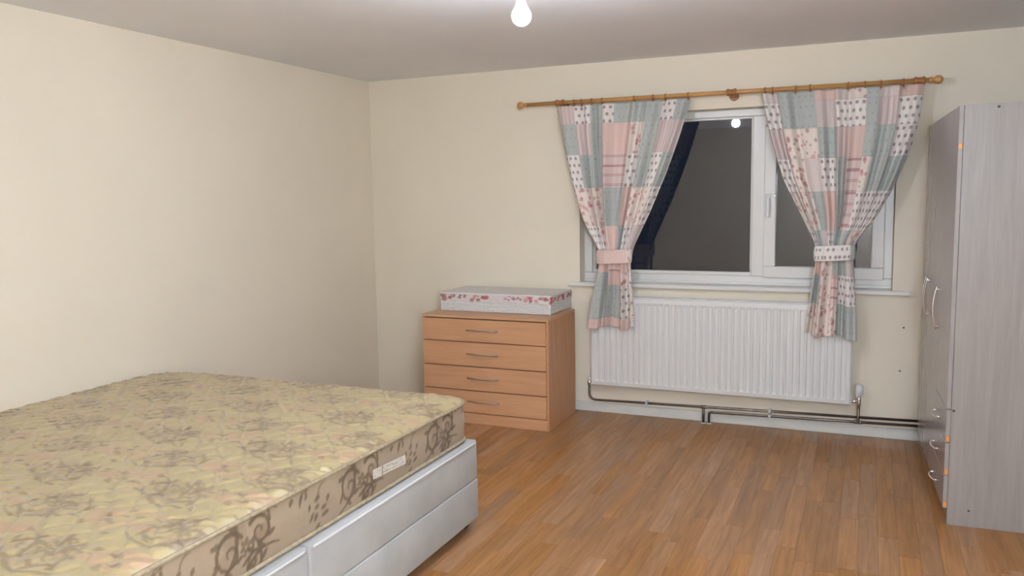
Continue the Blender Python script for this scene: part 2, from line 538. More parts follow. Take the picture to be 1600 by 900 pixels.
def scroll(img, X, Y, cx, cy, sc, s, c_dark, c_mid, rs, wx, wy, alpha):
    """one acanthus scroll: curls with leaves along them"""
    def st(pts, w0, w1, c, a): paint(img, brush(X, Y, pts, w0 * sc, w1 * sc, wx, wy), C3(c), a * alpha)
    def lf(x, y, ln, wd, a, c, al): paint(img, leaf(X, Y, x, y, ln * sc, wd * sc, a, wx, wy), C3(c), al * alpha)
    for k in range(10):
        a = rs.uniform(0, 6.28)
        lf(cx + sc * .07 * math.cos(a), cy + sc * .05 * math.sin(a), .035, .024, a, c_mid, .35)
    for (dx, dy, r0, tn, a0, sg) in ((-.062, .0, .058, 1.45, .6, 1), (.058, .022, .046, 1.4, 2.4, -1), (.03, -.05, .034, 1.25, -.6, 1)):
        sp = spiral(cx + s * dx * sc, cy + dy * sc, r0 * sc, tn, a0 if s > 0 else math.pi - a0, sg * s)
        st(sp, .0065, .003, c_dark, .9)
        for k in range(2, 15, 3):                     # leaves flicking off the curl
            (x, y) = sp[k]
            a = math.atan2(y - cy - dy * sc, x - cx - s * dx * sc)
            lf(x + .012 * sc * math.cos(a), y + .012 * sc * math.sin(a), .019, .0075, a + .9 * s, c_dark, .8)
    st(arc(cx - s * .14 * sc, cy - .075 * sc, cx - s * .03 * sc, cy + .07 * sc, -.4 * s), .003, .008, c_dark, .85)
    st(arc(cx - s * .02 * sc, cy + .078 * sc, cx + s * .13 * sc, cy + .06 * sc, .35 * s), .0075, .003, c_dark, .85)
    st(arc(cx + s * .0 * sc, cy - .08 * sc, cx + s * .13 * sc, cy - .035 * sc, .4 * s), .007, .003, c_dark, .85)
    for k in range(6):
        a = k * 1.047 + .3
        lf(cx + .016 * sc * math.cos(a), cy + .016 * sc * math.sin(a), .013, .008, a, c_dark, .7)

def damask_tile(wx, wy, n, base, pink, brown, mid, side=False):
    nx, ny = n, int(n * wy / wx)
    X, Y = np.meshgrid((np.arange(nx) + 0.5) / nx * wx, (np.arange(ny) + 0.5) / ny * wy)
    img = np.tile(C3(base), (ny, nx, 1))
    rs = np.random.default_rng(5)
    if not side:
        for (px_, py_) in ((.78 * wx, .2 * wy), (.26 * wx, .74 * wy)):           # flower sprays between the scrolls
            for k in range(11):
                paint(img, leaf(X, Y, px_ + rs.normal() * .065, py_ + rs.normal() * .040, rs.uniform(.03, .06), rs.uniform(.018, .032), rs.uniform(-.4, .4), wx, wy), C3(pink), 0.36)
            for k in range(6):
                paint(img, leaf(X, Y, px_ + rs.normal() * .05, py_ + rs.normal() * .03, rs.uniform(.013, .026), rs.uniform(.006, .011), rs.uniform(-.8, .8), wx, wy), C3(brown), .6)
        scroll(img, X, Y, .25 * wx, .24 * wy, 1.15, 1, brown, mid, rs, wx, wy, .82)
        scroll(img, X, Y, .76 * wx, .73 * wy, 1.1, -1, brown, mid, rs, wx, wy, .82)
        for k in range(16):
            cx, cy = rs.uniform(0, wx), rs.uniform(0, wy)
            paint(img, leaf(X, Y, cx, cy, rs.uniform(.012, .024), rs.uniform(.005, .009), rs.uniform(-.7, .7), wx, wy), C3(brown), .6)
    else:
        scroll(img, X, Y, .42 * wx, .48 * wy, 1.12, 1, brown, mid, rs, wx, wy, 1.0)
        for k in range(12):
            paint(img, leaf(X, Y, rs.uniform(.74, 1.1) * wx, rs.uniform(.1, .9) * wy, rs.uniform(.012, .022), rs.uniform(.006, .010), rs.uniform(.2, 1.3), wx, wy), C3(brown), .75)
        for k in range(4):
            x, y = rs.uniform(.74, 1.0) * wx, rs.uniform(.2, .8) * wy
            paint(img, brush(X, Y, arc(x, y, x + .05, y + .04, .4), .004, .002, wx, wy), C3(brown), .7)
    return img
def sample(img, U, V, wx, wy):
    ny, nx = img.shape[:2]
    return img[(np.floor(V / wy * ny).astype(int)) % ny, (np.floor(U / wx * nx).astype(int)) % nx]

# ------------------------------------------------------------------ divan bed base
BX0, BX1, BY0, BY1, BZ1 = 0.035, 1.905, -2.127, -4.35, 0.412
SPLIT = -3.36
divan = empty('divan_base', (0, 0, 0))
tag(divan, 'pale grey suede divan base under the patterned mattress', 'bed base')
def divan_half(ya, yb):
    """ya far, yb near"""
    up = MB().box(BX0, BX1, yb, ya, 0.2305, BZ1).build('base_section', MAT['divan'], divan, bevel=0.010, seg=4)
    for pl in up.data.polygons: pl.use_smooth = True
    lo = MB().box(BX0, BX1 + 0.002, yb + 0.002, ya - 0.001, 0.045, 0.2300).build('lower_panel', MAT['divan'], divan, bevel=0.006, seg=3)
    for pl in lo.data.polygons: pl.use_smooth = True
    ed = MB()
    xr = BX1 - 0.006
    ed.tube([(BX0 + .03, ya + .0, BZ1 - .012), (xr - .02, ya + .0, BZ1 - .012), (xr, ya - .006, BZ1 - .012), (BX1, ya - .03, BZ1 - .012), (BX1, yb + .02, BZ1 - .012)], 0.005, 8)
    ed.build('piping', MAT['divan_piping'], up)
divan_half(BY0, SPLIT + 0.003)
divan_half(SPLIT - 0.003, BY1)
for (cx, cy) in ((BX1 - 0.05, BY0 - 0.05), (BX0 + 0.05, BY0 - 0.05), (BX1 - 0.05, SPLIT - 0.08), (BX0 + 0.05, SPLIT - 0.08), (BX1 - 0.05, BY1 + 0.05), (BX0 + 0.05, BY1 + 0.05)):
    MB().lathe([(-0.012, 0.018), (-0.010, 0.023), (0.010, 0.023), (0.012, 0.018)], (cx, cy, 0.023), 'y', 16).box(cx - .014, cx + .014, cy - .018, cy + .018, 0.036, 0.05).build('castor', MAT['black'], divan)

# ------------------------------------------------------------------ mattress
MX0, MX1, MY0, MY1, MZ0, MZ1 = 0.006, 1.872, -2.112, -4.34, 0.416, 0.612
matt = empty('mattress', (0, 0, MZ0))
tag(matt, 'golden beige damask mattress with brown scrolls and pink flowers', 'mattress')
RCS = {(0, 0): 0.30, (1, 0): 0.11, (0, 1): 0.13, (1, 1): 0.13}      # plan radius of each corner
mw, ml = MX1 - MX0, MY0 - MY1
def rounded(U, V):
    """unit rectangle position (metres from far-left corner) to a plan with rounded corners"""
    X, Y = U.copy(), V.copy()
    for sx in (0, 1):
        for sy in (0, 1):
            RC = RCS[sx, sy]
            cx = RC if sx == 0 else mw - RC
            cy = RC if sy == 0 else ml - RC
            m = ((U < RC) if sx == 0 else (U > mw - RC)) & ((V < RC) if sy == 0 else (V > ml - RC))
            a = (U[m] - cx) / RC; c = (V[m] - cy) / RC
            X[m] = cx + RC * a * np.sqrt(1 - c * c / 2); Y[m] = cy + RC * c * np.sqrt(1 - a * a / 2)
    return X, Y
nu, nv = 372, 436
U, V = np.meshgrid(np.linspace(0, mw, nu), np.linspace(0, ml, nv))
X, Y = rounded(U, V)
ed = np.minimum(np.minimum(U, mw - U), np.minimum(V, ml - V))
# crown, edge roll and stitched quilting
Z = MZ1 - 0.022 * np.clip(1 - ed / 0.05, 0, 1) ** 2.2 + 0.012 * np.clip(ed / 0.5, 0, 1)
q1 = (X + 0.9 * Y + .012 * np.sin(Y * 31)) / 0.105
q2 = (X - 0.9 * Y + .012 * np.sin(X * 29)) / 0.105
dl = np.minimum(np.abs(q1 - np.round(q1)), np.abs(q2 - np.round(q2)))
Z += (-0.0060 * np.exp(-(dl / 0.11) ** 2)) * np.clip(ed / 0.03, 0, 1)
Z += 0.0020 * np.sin(X * 41 + 3 * np.sin(Y * 13)) * np.sin(Y * 57 + 2 * np.sin(X * 17)) * np.clip(ed / 0.03, 0, 1)
Z += 0.0016 * np.sin((X + Y) * 120 + 2 * np.sin(Y * 40)) * np.clip(1 - ed / 0.12, 0, 1) * np.clip(ed / 0.02, 0, 1)
tile_t = damask_tile(0.50, 0.46, 460, (184, 165, 120), (190, 150, 124), (133, 112, 87), (164, 137, 114))
Ct = sample(tile_t, X + 0.07, Y + 0.05, 0.50, 0.46)
P = np.stack([MX0 + X, MY0 - Y, Z - MZ0], -1)
grid_mesh('top_panel', P, Ct, MAT['mattress'], matt, flip=True)
# border: walk round the plan outline
def outline(n_per=0.006):
    pts = []
    def straight(a, b):
        n = max(2, int(math.dist(a, b) / n_per))
        for k in range(n): pts.append((a[0] + (b[0] - a[0]) * k / n, a[1] + (b[1] - a[1]) * k / n))
    def corner(cx, cy, a0, R_):
        n = 36
        for k in range(n):
            a = a0 + math.pi / 2 * k / n
            pts.append((cx + R_ * math.cos(a), cy + R_ * math.sin(a)))
    x0, x1, y0, y1 = MX0, MX1, MY1, MY0
    a, b, c, d = RCS[1, 1], RCS[1, 0], RCS[0, 0], RCS[0, 1]
    straight((x1, y0 + a), (x1, y1 - b)); corner(x1 - b, y1 - b, 0, b)
    straight((x1 - b, y1), (x0 + c, y1)); corner(x0 + c, y1 - c, math.pi / 2, c)
    straight((x0, y1 - c), (x0, y0 + d)); corner(x0 + d, y0 + d, math.pi, d)
    straight((x0 + d, y0), (x1 - a, y0)); corner(x1 - a, y0 + a, 1.5 * math.pi, a)
    return np.array(pts)
ol = outline()
nxt = np.roll(ol, -1, 0); prv = np.roll(ol, 1, 0)
tg = nxt - prv; tg /= np.linalg.norm(tg, axis=1, keepdims=True)
nrm = np.stack([tg[:, 1], -tg[:, 0]], -1)
arcl = np.concatenate([[0], np.cumsum(np.linalg.norm(np.diff(ol, axis=0), axis=1))])
nz_ = 34
zz = np.linspace(0.006, MZ1 - 0.022 - MZ0, nz_)
tile_s = damask_tile(0.60, 0.19, 560, (164, 146, 124), (190, 150, 135), (100, 84, 64), (140, 120, 98), side=True)
Ps = np.zeros((nz_, len(ol), 3)); Cs = np.zeros((nz_, len(ol), 3))
for k, z in enumerate(zz):
    t = k / (nz_ - 1)
    bulge = 0.008 * math.sin(math.pi * t) - 0.004
    wob = 0.003 * np.sin(arcl * 26) * math.sin(math.pi * t)
    pp = ol + nrm * (bulge + wob)[:, None] if hasattr(wob, 'shape') else ol
    Ps[k, :, :2] = pp; Ps[k, :, 2] = z
    Cs[k] = sample(tile_s, arcl - 0.95, np.full(len(ol), z), 0.60, 0.19)
grid_mesh('side_border', Ps, Cs, MAT['mattress_side'], matt, wrap=True)
for zc, nm in ((MZ1 - 0.020 - MZ0, 'piping'), (0.008, 'piping')):
    MB().tube([(a, b, zc) for a, b in (ol + nrm * 0.002)[::3]], 0.0075, 8, closed=True).build(nm, MAT['mat_piping'], matt)
# woven label on the border
ny_, nz2 = 60, 16
yy = np.linspace(-2.945, -2.715, ny_)
Pl = np.zeros((nz2, ny_, 3)); Cl = np.tile(C3((214, 210, 200)), (nz2, ny_, 1))
for k in range(nz2):
    t = k / (nz2 - 1)
    Pl[k, :, 0] = MX1 + 0.0095; Pl[k, :, 1] = yy; Pl[k, :, 2] = 0.075 + 0.036 * t
Pl[:, :, 2] += np.interp(yy, [-2.945, -2.715], [0.0, -0.012])[None]
rsl = np.random.default_rng(3)
for j in range(3, ny_ - 3):
    if 15 < j < 18: Cl[:, j] = C3((150, 142, 125)); continue
    for k in (3, 4, 5, 8, 9, 11, 12):
        if rsl.random() < (0.5 if 18 < j < 44 else 0.28): Cl[k, j] = C3((150, 140, 122))
grid_mesh('cloth_label', Pl, Cl, MAT['label_cloth'], matt)

# ------------------------------------------------------------------ chest of drawers
CX0, CX1, CY0, CY1, CH = 0.752, 1.672, -0.600, -0.085, 0.733
chest = empty('chest_of_drawers', ((CX0 + CX1) / 2, (CY0 + CY1) / 2, 0))
tag(chest, 'low beech effect chest of four drawers with bow handles', 'chest of drawers')
def cb(x0, x1, y0, y1, z0, z1, nm, mat, parent=chest, bevel=0.0015):
    ox, oy = chest.location.x, chest.location.y
    return MB().box(x0 - ox, x1 - ox, y0 - oy, y1 - oy, z0, z1).build(nm, mat, parent, bevel=bevel)
FT = 0.017
cb(CX0 + .002, CX0 + .018, CY0 + FT, CY1, 0, CH - .018, 'side_panel', MAT['beech_v'])
cb(CX1 - .016, CX1, CY0 + 0.001, CY1, 0, CH - .018, 'side_panel', MAT['beech_v'])
cb(CX0, CX1, CY0 + 0.001, CY1, CH - .018, CH, 'top', MAT['beech'])
cb(CX0 + .018, CX1 - .016, CY1 - .008, CY1 - .002, 0.01, CH - .018, 'back_panel', MAT['gap'])
cb(CX0 + .018, CX1 - .016, CY0 + .022, CY0 + .03, 0.06, CH - .018, 'inner_frame', MAT['gap'])
cb(CX0 + .018, CX1 - .016, CY0 + .004, CY0 + .02, 0.0, 0.072, 'plinth', MAT['beech'])
edges = [0.075, 0.228, 0.391, 0.557, 0.711]
for k in range(4):
    d = cb(CX0 + .004, CX1 - .018, CY0 - 0.001, CY0 + FT, edges[k] + .003, edges[k + 1] - .003, 'drawer', MAT['beech'], bevel=0.002)
    zc = (edges[k] + edges[k + 1]) / 2 + 0.004
    xc = 1.205 - chest.location.x; yc = CY0 - chest.location.y
    hb = MB()
    pts = []
    for j in range(13):
        t = j / 12 * 2 - 1
        pts.append((xc + t * 0.085, yc - 0.004 - 0.026 * (1 - abs(t) ** 2.6), zc))
    hb.tube([(pts[0][0] - .03, yc - 0.008, zc)] + pts[1:-1] + [(pts[-1][0] + .03, yc - 0.008, zc)], 0.0042, 10)
    hb.tube([(xc - .064, yc + .002, zc), (xc - .064, yc - 0.016, zc)], 0.004, 8).tube([(xc + .064, yc + .002, zc), (xc + .064, yc - 0.016, zc)], 0.004, 8)
    hb.build('handle', MAT['steel'], d)

# ------------------------------------------------------------------ flat lidded basket on the chest
bx = empty('lidded_basket', (1.215, -0.222, CH + 0.0005), math.radians(-0.8))
tag(bx, 'flat white wicker basket with floral trim and lid, on the chest of drawers', 'basket')
bw, bdp, bh = 0.405, 0.195, 0.118
MB().box(-bw + .006, bw - .006, -bdp + .006, bdp - .006, 0.0, bh - .012).build('basket_body', MAT['wicker'], bx)
for k in range(9):                                 # woven rows, each a willow rod going round
    z = 0.008 + k * 0.0115
    pts = []
    for (ax, ay, bx_, by_) in ((-bw, -bdp, bw, -bdp), (bw, -bdp, bw, bdp), (bw, bdp, -bw, bdp), (-bw, bdp, -bw, -bdp)):
        L = math.hypot(bx_ - ax, by_ - ay); n = int(L / 0.012)
        nx_, ny2 = (by_ - ay) / L, -(bx_ - ax) / L
        for j in range(n):
            t = (j + 0.5) / n
            wv = 0.0022 * math.sin((j + k) * math.pi / 2 + 0.6)
            pts.append((ax + (bx_ - ax) * t + nx_ * wv, ay + (by_ - ay) * t + ny2 * wv, z))
    MB().tube(pts, 0.0056, 5, closed=True).build('willow_row', MAT['wicker'], bx)
for sx, sy in ((-1, -1), (1, -1), (1, 1), (-1, 1)):
    MB().tube([(sx * bw, sy * bdp, 0), (sx * bw, sy * bdp, bh - .01)], 0.007, 8).build('corner_post', MAT['wicker'], bx)
MB().box(-bw - .010, bw + .008, -bdp - .008, bdp + .006, bh - 0.002, bh + 0.012).build('lid', MAT['lid'], bx, bevel=0.005, seg=3)
# floral cloth trim hanging below the lid
seq = []
e = 0.0075
for (ax, ay, bx_, by_) in ((-bw - e, -bdp - e, bw + e, -bdp - e), (bw + e, -bdp - e, bw + e, bdp + e), (bw + e, bdp + e, -bw - e, bdp + e), (-bw - e, bdp + e, -bw - e, -bdp - e)):
    n = int(math.hypot(bx_ - ax, by_ - ay) / 0.003)
    for j in range(n): seq.append((ax + (bx_ - ax) * j / n, ay + (by_ - ay) * j / n))
seq = np.array(seq)
nzf = 18
Pf = np.zeros((nzf, len(seq), 3)); Cf = np.tile(C3((226, 216, 212)), (nzf, len(seq), 1))
al = np.concatenate([[0], np.cumsum(np.linalg.norm(np.diff(seq, axis=0), axis=1))])
for k in range(nzf):
    t = k / (nzf - 1)
    Pf[k, :, :2] = seq * (1 + 0.004 * np.sin(al * 60)[:, None] * (1 - t))
    Pf[k, :, 2] = (bh - 0.046 - 0.004 * np.sin(al * 33)) * (1 - t) + (bh - 0.001) * t
rf = np.random.default_rng(21)
AL = np.tile(al, (nzf, 1)); ZF = np.tile(np.linspace(0, 0.046, nzf)[:, None], (1, len(seq)))
for k in range(150):
    c, zc, s = rf.uniform(0, al[-1]), rf.uniform(0.010, 0.044), rf.uniform(0.008, 0.022)
    cc = [(196, 92, 100), (186, 120, 122), (150, 120, 112), (206, 150, 150)][rf.integers(4)]
    paint(Cf, np.clip((1 - ((AL - c) / s) ** 2 - ((ZF - zc) / (s * .75)) ** 2) * 3, 0, 1), C3(cc), .85)
grid_mesh('floral_trim', Pf, Cf, MAT['floral'], bx, wrap=True)

# ------------------------------------------------------------------ radiator, valves and pipes
rad = empty('radiator', (2.622, -0.105, 0.21))
tag(rad, 'long white ribbed panel radiator on the wall under the window', 'radiator')
RXa, RXb, RZ0, RZ1 = 1.792, 3.452, 0.212, 0.828
ox, oy, oz = rad.location
hx_ = (RXb - RXa) / 2
nfl = 40
pitch = (2 * hx_ - 0.05) / nfl
prof = [(-hx_, 0.018), (-hx_ + 0.004, 0.002), (-hx_ + 0.01, 0.0)]
for k in range(nfl):
    a = -hx_ + 0.025 + k * pitch
    prof += [(a + pitch * .10, 0.0), (a + pitch * .26, 0.0055), (a + pitch * .74, 0.0055), (a + pitch * .90, 0.0)]
prof += [(hx_ - 0.01, 0.0), (hx_ - 0.004, 0.002), (hx_, 0.018)]
zs_ = [(0.0, 0.0, 0.014), (0.006, 0.0, 0.003), (0.03, 0.0, 0.0), (0.045, 1.0, 0.0), (RZ1 - RZ0 - 0.05, 1.0, 0.0), (RZ1 - RZ0 - 0.034, 0.0, 0.0), (RZ1 - RZ0 - 0.006, 0.0, 0.003), (RZ1 - RZ0, 0.0, 0.014)]
pv = []
for z, fac, back in zs_:
    for (x, d) in prof:
        dd = d if d > 0.0086 or abs(x) > hx_ - 0.011 else d * fac
        pv.append((x, dd + back, z))
n = len(prof)
pf = [(a * n + k, a * n + k + 1, (a + 1) * n + k + 1, (a + 1) * n + k) for a in range(len(zs_) - 1) for k in range(n - 1)]
MB().add(pv, pf).build('front_panel', MAT['radiator'], rad)
MB().box(-hx_ + .004, hx_ - .004, 0.016, 0.024, 0.01, RZ1 - RZ0 - .01).box(-hx_ + .01, hx_ - .01, 0.055, 0.07, 0.02, RZ1 - RZ0 - .02).build('rear_panel', MAT['radiator'], rad)
gr = MB()
gr.box(-hx_, hx_, 0.012, 0.018, RZ1 - RZ0 - .016, RZ1 - RZ0 + .004).box(-hx_, hx_, 0.066, 0.072, RZ1 - RZ0 - .016, RZ1 - RZ0 + .004)
for k in range(80):
    x = -hx_ + 0.008 + k * (2 * hx_ - 0.016) / 79
    gr.box(x - .003, x + .003, 0.018, 0.066, RZ1 - RZ0 - .002, RZ1 - RZ0 + .003)
gr.build('top_grille', MAT['radiator'], rad)
for s in (-1, 1):
    MB().box(s * hx_ - .004, s * hx_ + .004, 0.016, 0.072, 0.012, RZ1 - RZ0 + .002).build('side_cover', MAT['radiator'], rad, bevel=0.002)
for s in (-0.62, 0.62):
    MB().box(s * hx_ - .02, s * hx_ + .02, 0.07, 0.104, 0.1, 0.5).build('wall_bracket', MAT['radiator'], rad)
# left lockshield valve
vx = 1.766 - ox; vy = -0.060 - oy
v1 = MB().lathe([(-0.020, 0.010), (-0.018, 0.0125), (0.004, 0.0125), (0.012, 0.011)], (vx, vy, 0.008), 'z', 14)
v1.tube([(vx, vy, 0.012), (-hx_ + .004, vy, 0.016)], 0.009, 12)
vo = v1.build('lockshield_valve', MAT['chrome'], rad)
MB().lathe([(0.018, 0.011), (0.02, 0.0125), (0.042, 0.0115), (0.045, 0.009)], (vx, vy, 0.0), 'z', 14).build('valve_cap', MAT['white_plastic'], vo)
# right thermostatic valve
vx2 = 3.500 - ox; vy = -0.077 - oy
v2 = MB().lathe([(-0.012, 0.011), (-0.010, 0.0135), (0.022, 0.0135), (0.03, 0.012), (0.045, 0.013)], (vx2, vy, 0.008), 'z', 16)
v2.tube([(vx2, vy, 0.022), (hx_ - .004, vy, 0.022)], 0.0095, 12)
vo2 = v2.build('thermostatic_valve', MAT['chrome'], rad)
MB().lathe([(0.05, 0.013), (0.053, 0.019), (0.075, 0.0235), (0.118, 0.022), (0.127, 0.018), (0.13, 0.010)], (vx2, vy, 0.0), 'z', 20).build('thermostat_head', MAT['white_plastic'], vo2)

PYc = -0.055
def bend(pts, rad_, n=6):
    """polyline with rounded corners"""
    pts = [Vector(p) for p in pts]
    out = [pts[0]]
    for a, b_, c in zip(pts[:-2], pts[1:-1], pts[2:]):
        d1 = (a - b_).normalized(); d2 = (c - b_).normalized()
        s, e_ = b_ + d1 * rad_, b_ + d2 * rad_
        for k in range(n + 1):
            t = k / n
            out.append(s * (1 - t) ** 2 + b_ * 2 * t * (1 - t) + e_ * t * t)
    out.append(pts[-1])
    return out
zu0, zu1 = 0.094, 0.136        # upper pipe climbs slightly to the right
zl0, zl1 = 0.078, 0.106
def zup(x): return zu0 + (zu1 - zu0) * (x - 1.77) / (3.82 - 1.77)
def zlo(x): return zl0 + (zl1 - zl0) * (x - 2.60) / (3.82 - 2.60)
p1 = empty('heating_pipe', (1.766, PYc, 0))
tag(p1, 'upper dull metal heating pipe curving down from the left radiator valve', 'pipe')
def loc(pts, o): return [(p[0] - o.location.x, p[1] - o.location.y, p[2] - o.location.z) for p in pts]
MB().tube(loc(bend([(1.766, PYc, 0.20), (1.766, PYc, zup(1.766)), (2.4, PYc, zup(2.4))], 0.055), p1) + loc([(4.40, PYc, zup(4.40))], p1), 0.0085, 12).build('long_run', MAT['pipe'], p1)
MB().tube(loc([(2.556, PYc, zup(2.556)), (2.556, PYc, 0.0)], p1), 0.0085, 12).build('floor_drop', MAT['pipe'], p1)
MB().lathe([(-0.022, 0.0105), (-0.02, 0.0115), (0.02, 0.0115), (0.022, 0.0105)], loc([(2.556, PYc, zup(2.556))], p1)[0], 'x', 14).build('tee_joint', MAT['pipe'], p1)
p2 = empty('heating_pipe', (2.592, PYc, 0))
tag(p2, 'lower dull metal heating pipe just above the skirting, feeding the thermostatic valve', 'pipe')
MB().tube(loc(bend([(2.592, PYc, 0.0), (2.592, PYc, zlo(2.592)), (3.2, PYc, zlo(3.2))], 0.018), p2) + loc([(4.40, PYc, zlo(4.40))], p2), 0.0085, 12).build('long_run', MAT['pipe'], p2)
MB().tube(loc(bend([(3.500, PYc - 0.022, 0.213), (3.497, PYc - 0.022, zlo(3.5)), (3.497, PYc, zlo(3.5))], 0.012), p2), 0.0085, 12).build('riser', MAT['pipe'], p2)
MB().lathe([(-0.024, 0.0105), (-0.02, 0.0115), (0.02, 0.0115), (0.024, 0.0105)], loc([(3.497, PYc, zlo(3.5))], p2)[0], 'x', 14).build('tee_joint', MAT['pipe'], p2)
def clip(x, z, o):
    c = MB().box(x - .008, x + .008, -0.067, -0.0005 if z > .085 else -0.015, z - .011, z + .011).build('pipe_clip', MAT['white_plastic'], None, bevel=0.003)
    c.parent = o; c.location = (-o.location.x, -o.location.y, 0)
clip(2.172, zup(2.172), p1); clip(2.975, zup(2.975), p1); clip(2.975, zlo(2.975), p2)
for x, o in ((2.556, p1), (2.592, p2)):
    MB().lathe([(0.0, 0.017), (0.004, 0.0165), (0.006, 0.0095)], loc([(x, PYc, 0.0)], o)[0], 'z', 16).build('floor_collar', MAT['white_plastic'], o)

# two screws left in the wall
for x, z, lab in ((3.734, 0.690, 'tiny dark screw in the wall right of the radiator, the upper of two'),
                  (3.722, 0.424, 'tiny dark screw in the wall right of the radiator, the lower of two')):
    s_ = MB().lathe([(0.0, 0.0055), (-0.003, 0.005), (-0.005, 0.002)], (0, 0, 0), 'y', 12).build('wall_screw', MAT['hole'])
    s_.location = (x, -0.0002, z)
    tag(s_, lab, 'screw', 'screws left in the wall')

# ------------------------------------------------------------------ curtain pole
PZ, PY = 2.138, -0.110
pole = empty('curtain_pole', (2.58, PY, PZ))
tag(pole, 'long pine curtain pole with ball finials above the window', 'curtain pole')
zt = -0.006                                            # drops very slightly to the right
def pz(x): return zt * (x - 1.3) / 2.55
MB().tube([(1.34 - 2.58, 0, pz(1.34)), (3.83 - 2.58, 0, pz(3.83))], 0.0135, 16).build('rod', MAT['pole'], pole)
for x, s in ((1.335, -1), (3.825, 1)):
    pr = [(-0.012, 0.013), (-0.008, 0.017), (0.002, 0.017), (0.006, 0.013), (0.012, 0.014), (0.022, 0.021), (0.034, 0.0245), (0.046, 0.023), (0.055, 0.017), (0.060, 0.007)]
    if s < 0: pr = [(-t, q) for t, q in pr][::-1]
    MB().lathe(pr, (x - 2.58, 0, pz(x)), 'x', 20).build('finial', MAT['pole'], pole)
for x in (1.588, 2.719, 3.765):
    bk = MB().lathe([(-0.030, 0.017), (-0.026, 0.0225), (-0.014, 0.021), (-0.010, 0.0175), (0.010, 0.0175), (0.014, 0.021), (0.026, 0.0225), (0.030, 0.017)], (x - 2.58, 0, pz(x)), 'x', 20)
    bk.tube([(x - 2.58, 0.012, pz(x) - .006), (x - 2.58, -PY - .012, pz(x) - .012)], [0.015, 0.018], 14)
    bk.lathe([(-0.014, 0.026), (-0.010, 0.031), (-0.001, 0.031)], (x - 2.58, -PY, pz(x) - .012), 'y', 20)
    bk.build('bracket', MAT['pole_dark'], pole)

# ------------------------------------------------------------------ curtains
TYPES = {
    'B': (184, 187, 181), 'W': (237, 229, 222), 'P': (226, 197, 186), 'S': (223, 209, 203), 'H': (226, 203, 195),
    'F': (234, 220, 208), 'L': (218, 204, 198)}
def cloth_print(u, s, layout, cols, rows, seed):
    """u 0..1 across the cloth, s metres down; patchwork of printed squares"""
    img = np.zeros(u.shape + (3,))
    ci = np.clip(np.searchsorted(cols, u, 'right') - 1, 0, len(cols) - 2)
    ri = np.clip(np.searchsorted(rows, s, 'right') - 1, 0, len(rows) - 2)
    rs = np.random.default_rng(seed)
    CW = 1.25                                            # cloth width in metres
    X = u * CW
    for r_ in range(len(rows) - 1):
        for c_ in range(len(cols) - 1):
            t = layout[r_ % len(layout)][c_ % len(layout[0])]
            m = (ci == c_) & (ri == r_)
            if not m.any(): continue
            x, y = X[m] - cols[c_] * CW, s[m] - rows[r_]
            pw, ph = (cols[c_ + 1] - cols[c_]) * CW, rows[r_ + 1] - rows[r_]
            pt = np.tile(C3(TYPES[t]) * rs.uniform(.95, 1.04), (len(x), 1))
            if t == 'W':
                for a in range(int(pw / 0.052) + 1):
                    for b_ in range(int(ph / 0.046) + 1):
                        cx, cy = 0.018 + a * .052 + (b_ % 2) * .026, 0.022 + b_ * .046
                        dd = ((x - cx) / .0145) ** 2 + ((y - cy) / .0120) ** 2
                        paint(pt, np.clip((1 - dd) * 2.5, 0, 1), C3((140, 116, 116)), .8)
            elif t == 'B':
                for a in range(int(pw / 0.05) + 1):
                    for b_ in range(int(ph / 0.06) + 1):
                        cx, cy = 0.025 + a * .05 + (b_ % 2) * .025, 0.03 + b_ * .06
                        dd = ((x - cx) / .0085) ** 2 + ((y - cy) / .0065) ** 2
                        paint(pt, np.clip((1 - dd) * 2, 0, 1), C3((132, 130, 132)), .5)
            elif t == 'S':
                ph_ = (x / 0.036) % 1
                paint(pt, (ph_ < .34).astype(float), C3((204, 166, 160)), .75)
                paint(pt, ((ph_ > .5) & (ph_ < .64)).astype(float), C3((176, 168, 172)), .6)
            elif t == 'H':
                for yy_ in (0.012, 0.075, 0.138, 0.2):
                    for o_ in (-0.0045, 0.0045):
                        paint(pt, (np.abs(y - yy_ - o_) < .003).astype(float), C3((178, 124, 126)), .75)
            elif t == 'F':
                for k in range(max(3, int(pw * ph / 0.0021))):
                    cx, cy, q = rs.uniform(0, pw), rs.uniform(0, ph), rs.uniform(.010, .022)
                    dd = ((x - cx) / q) ** 2 + ((y - cy) / (q * .8)) ** 2
                    paint(pt, np.clip((1 - dd) * 2, 0, 1), C3([(196, 124, 124), (206, 150, 146), (178, 132, 130)][rs.integers(3)]), .75)
            # sewn edge
            e_ = np.minimum(np.minimum(x, pw - x), np.minimum(y, ph - y))
            paint(pt, (e_ < 0.0022).astype(float), C3((150, 142, 142)), .25)
            img[m] = pt
    return img

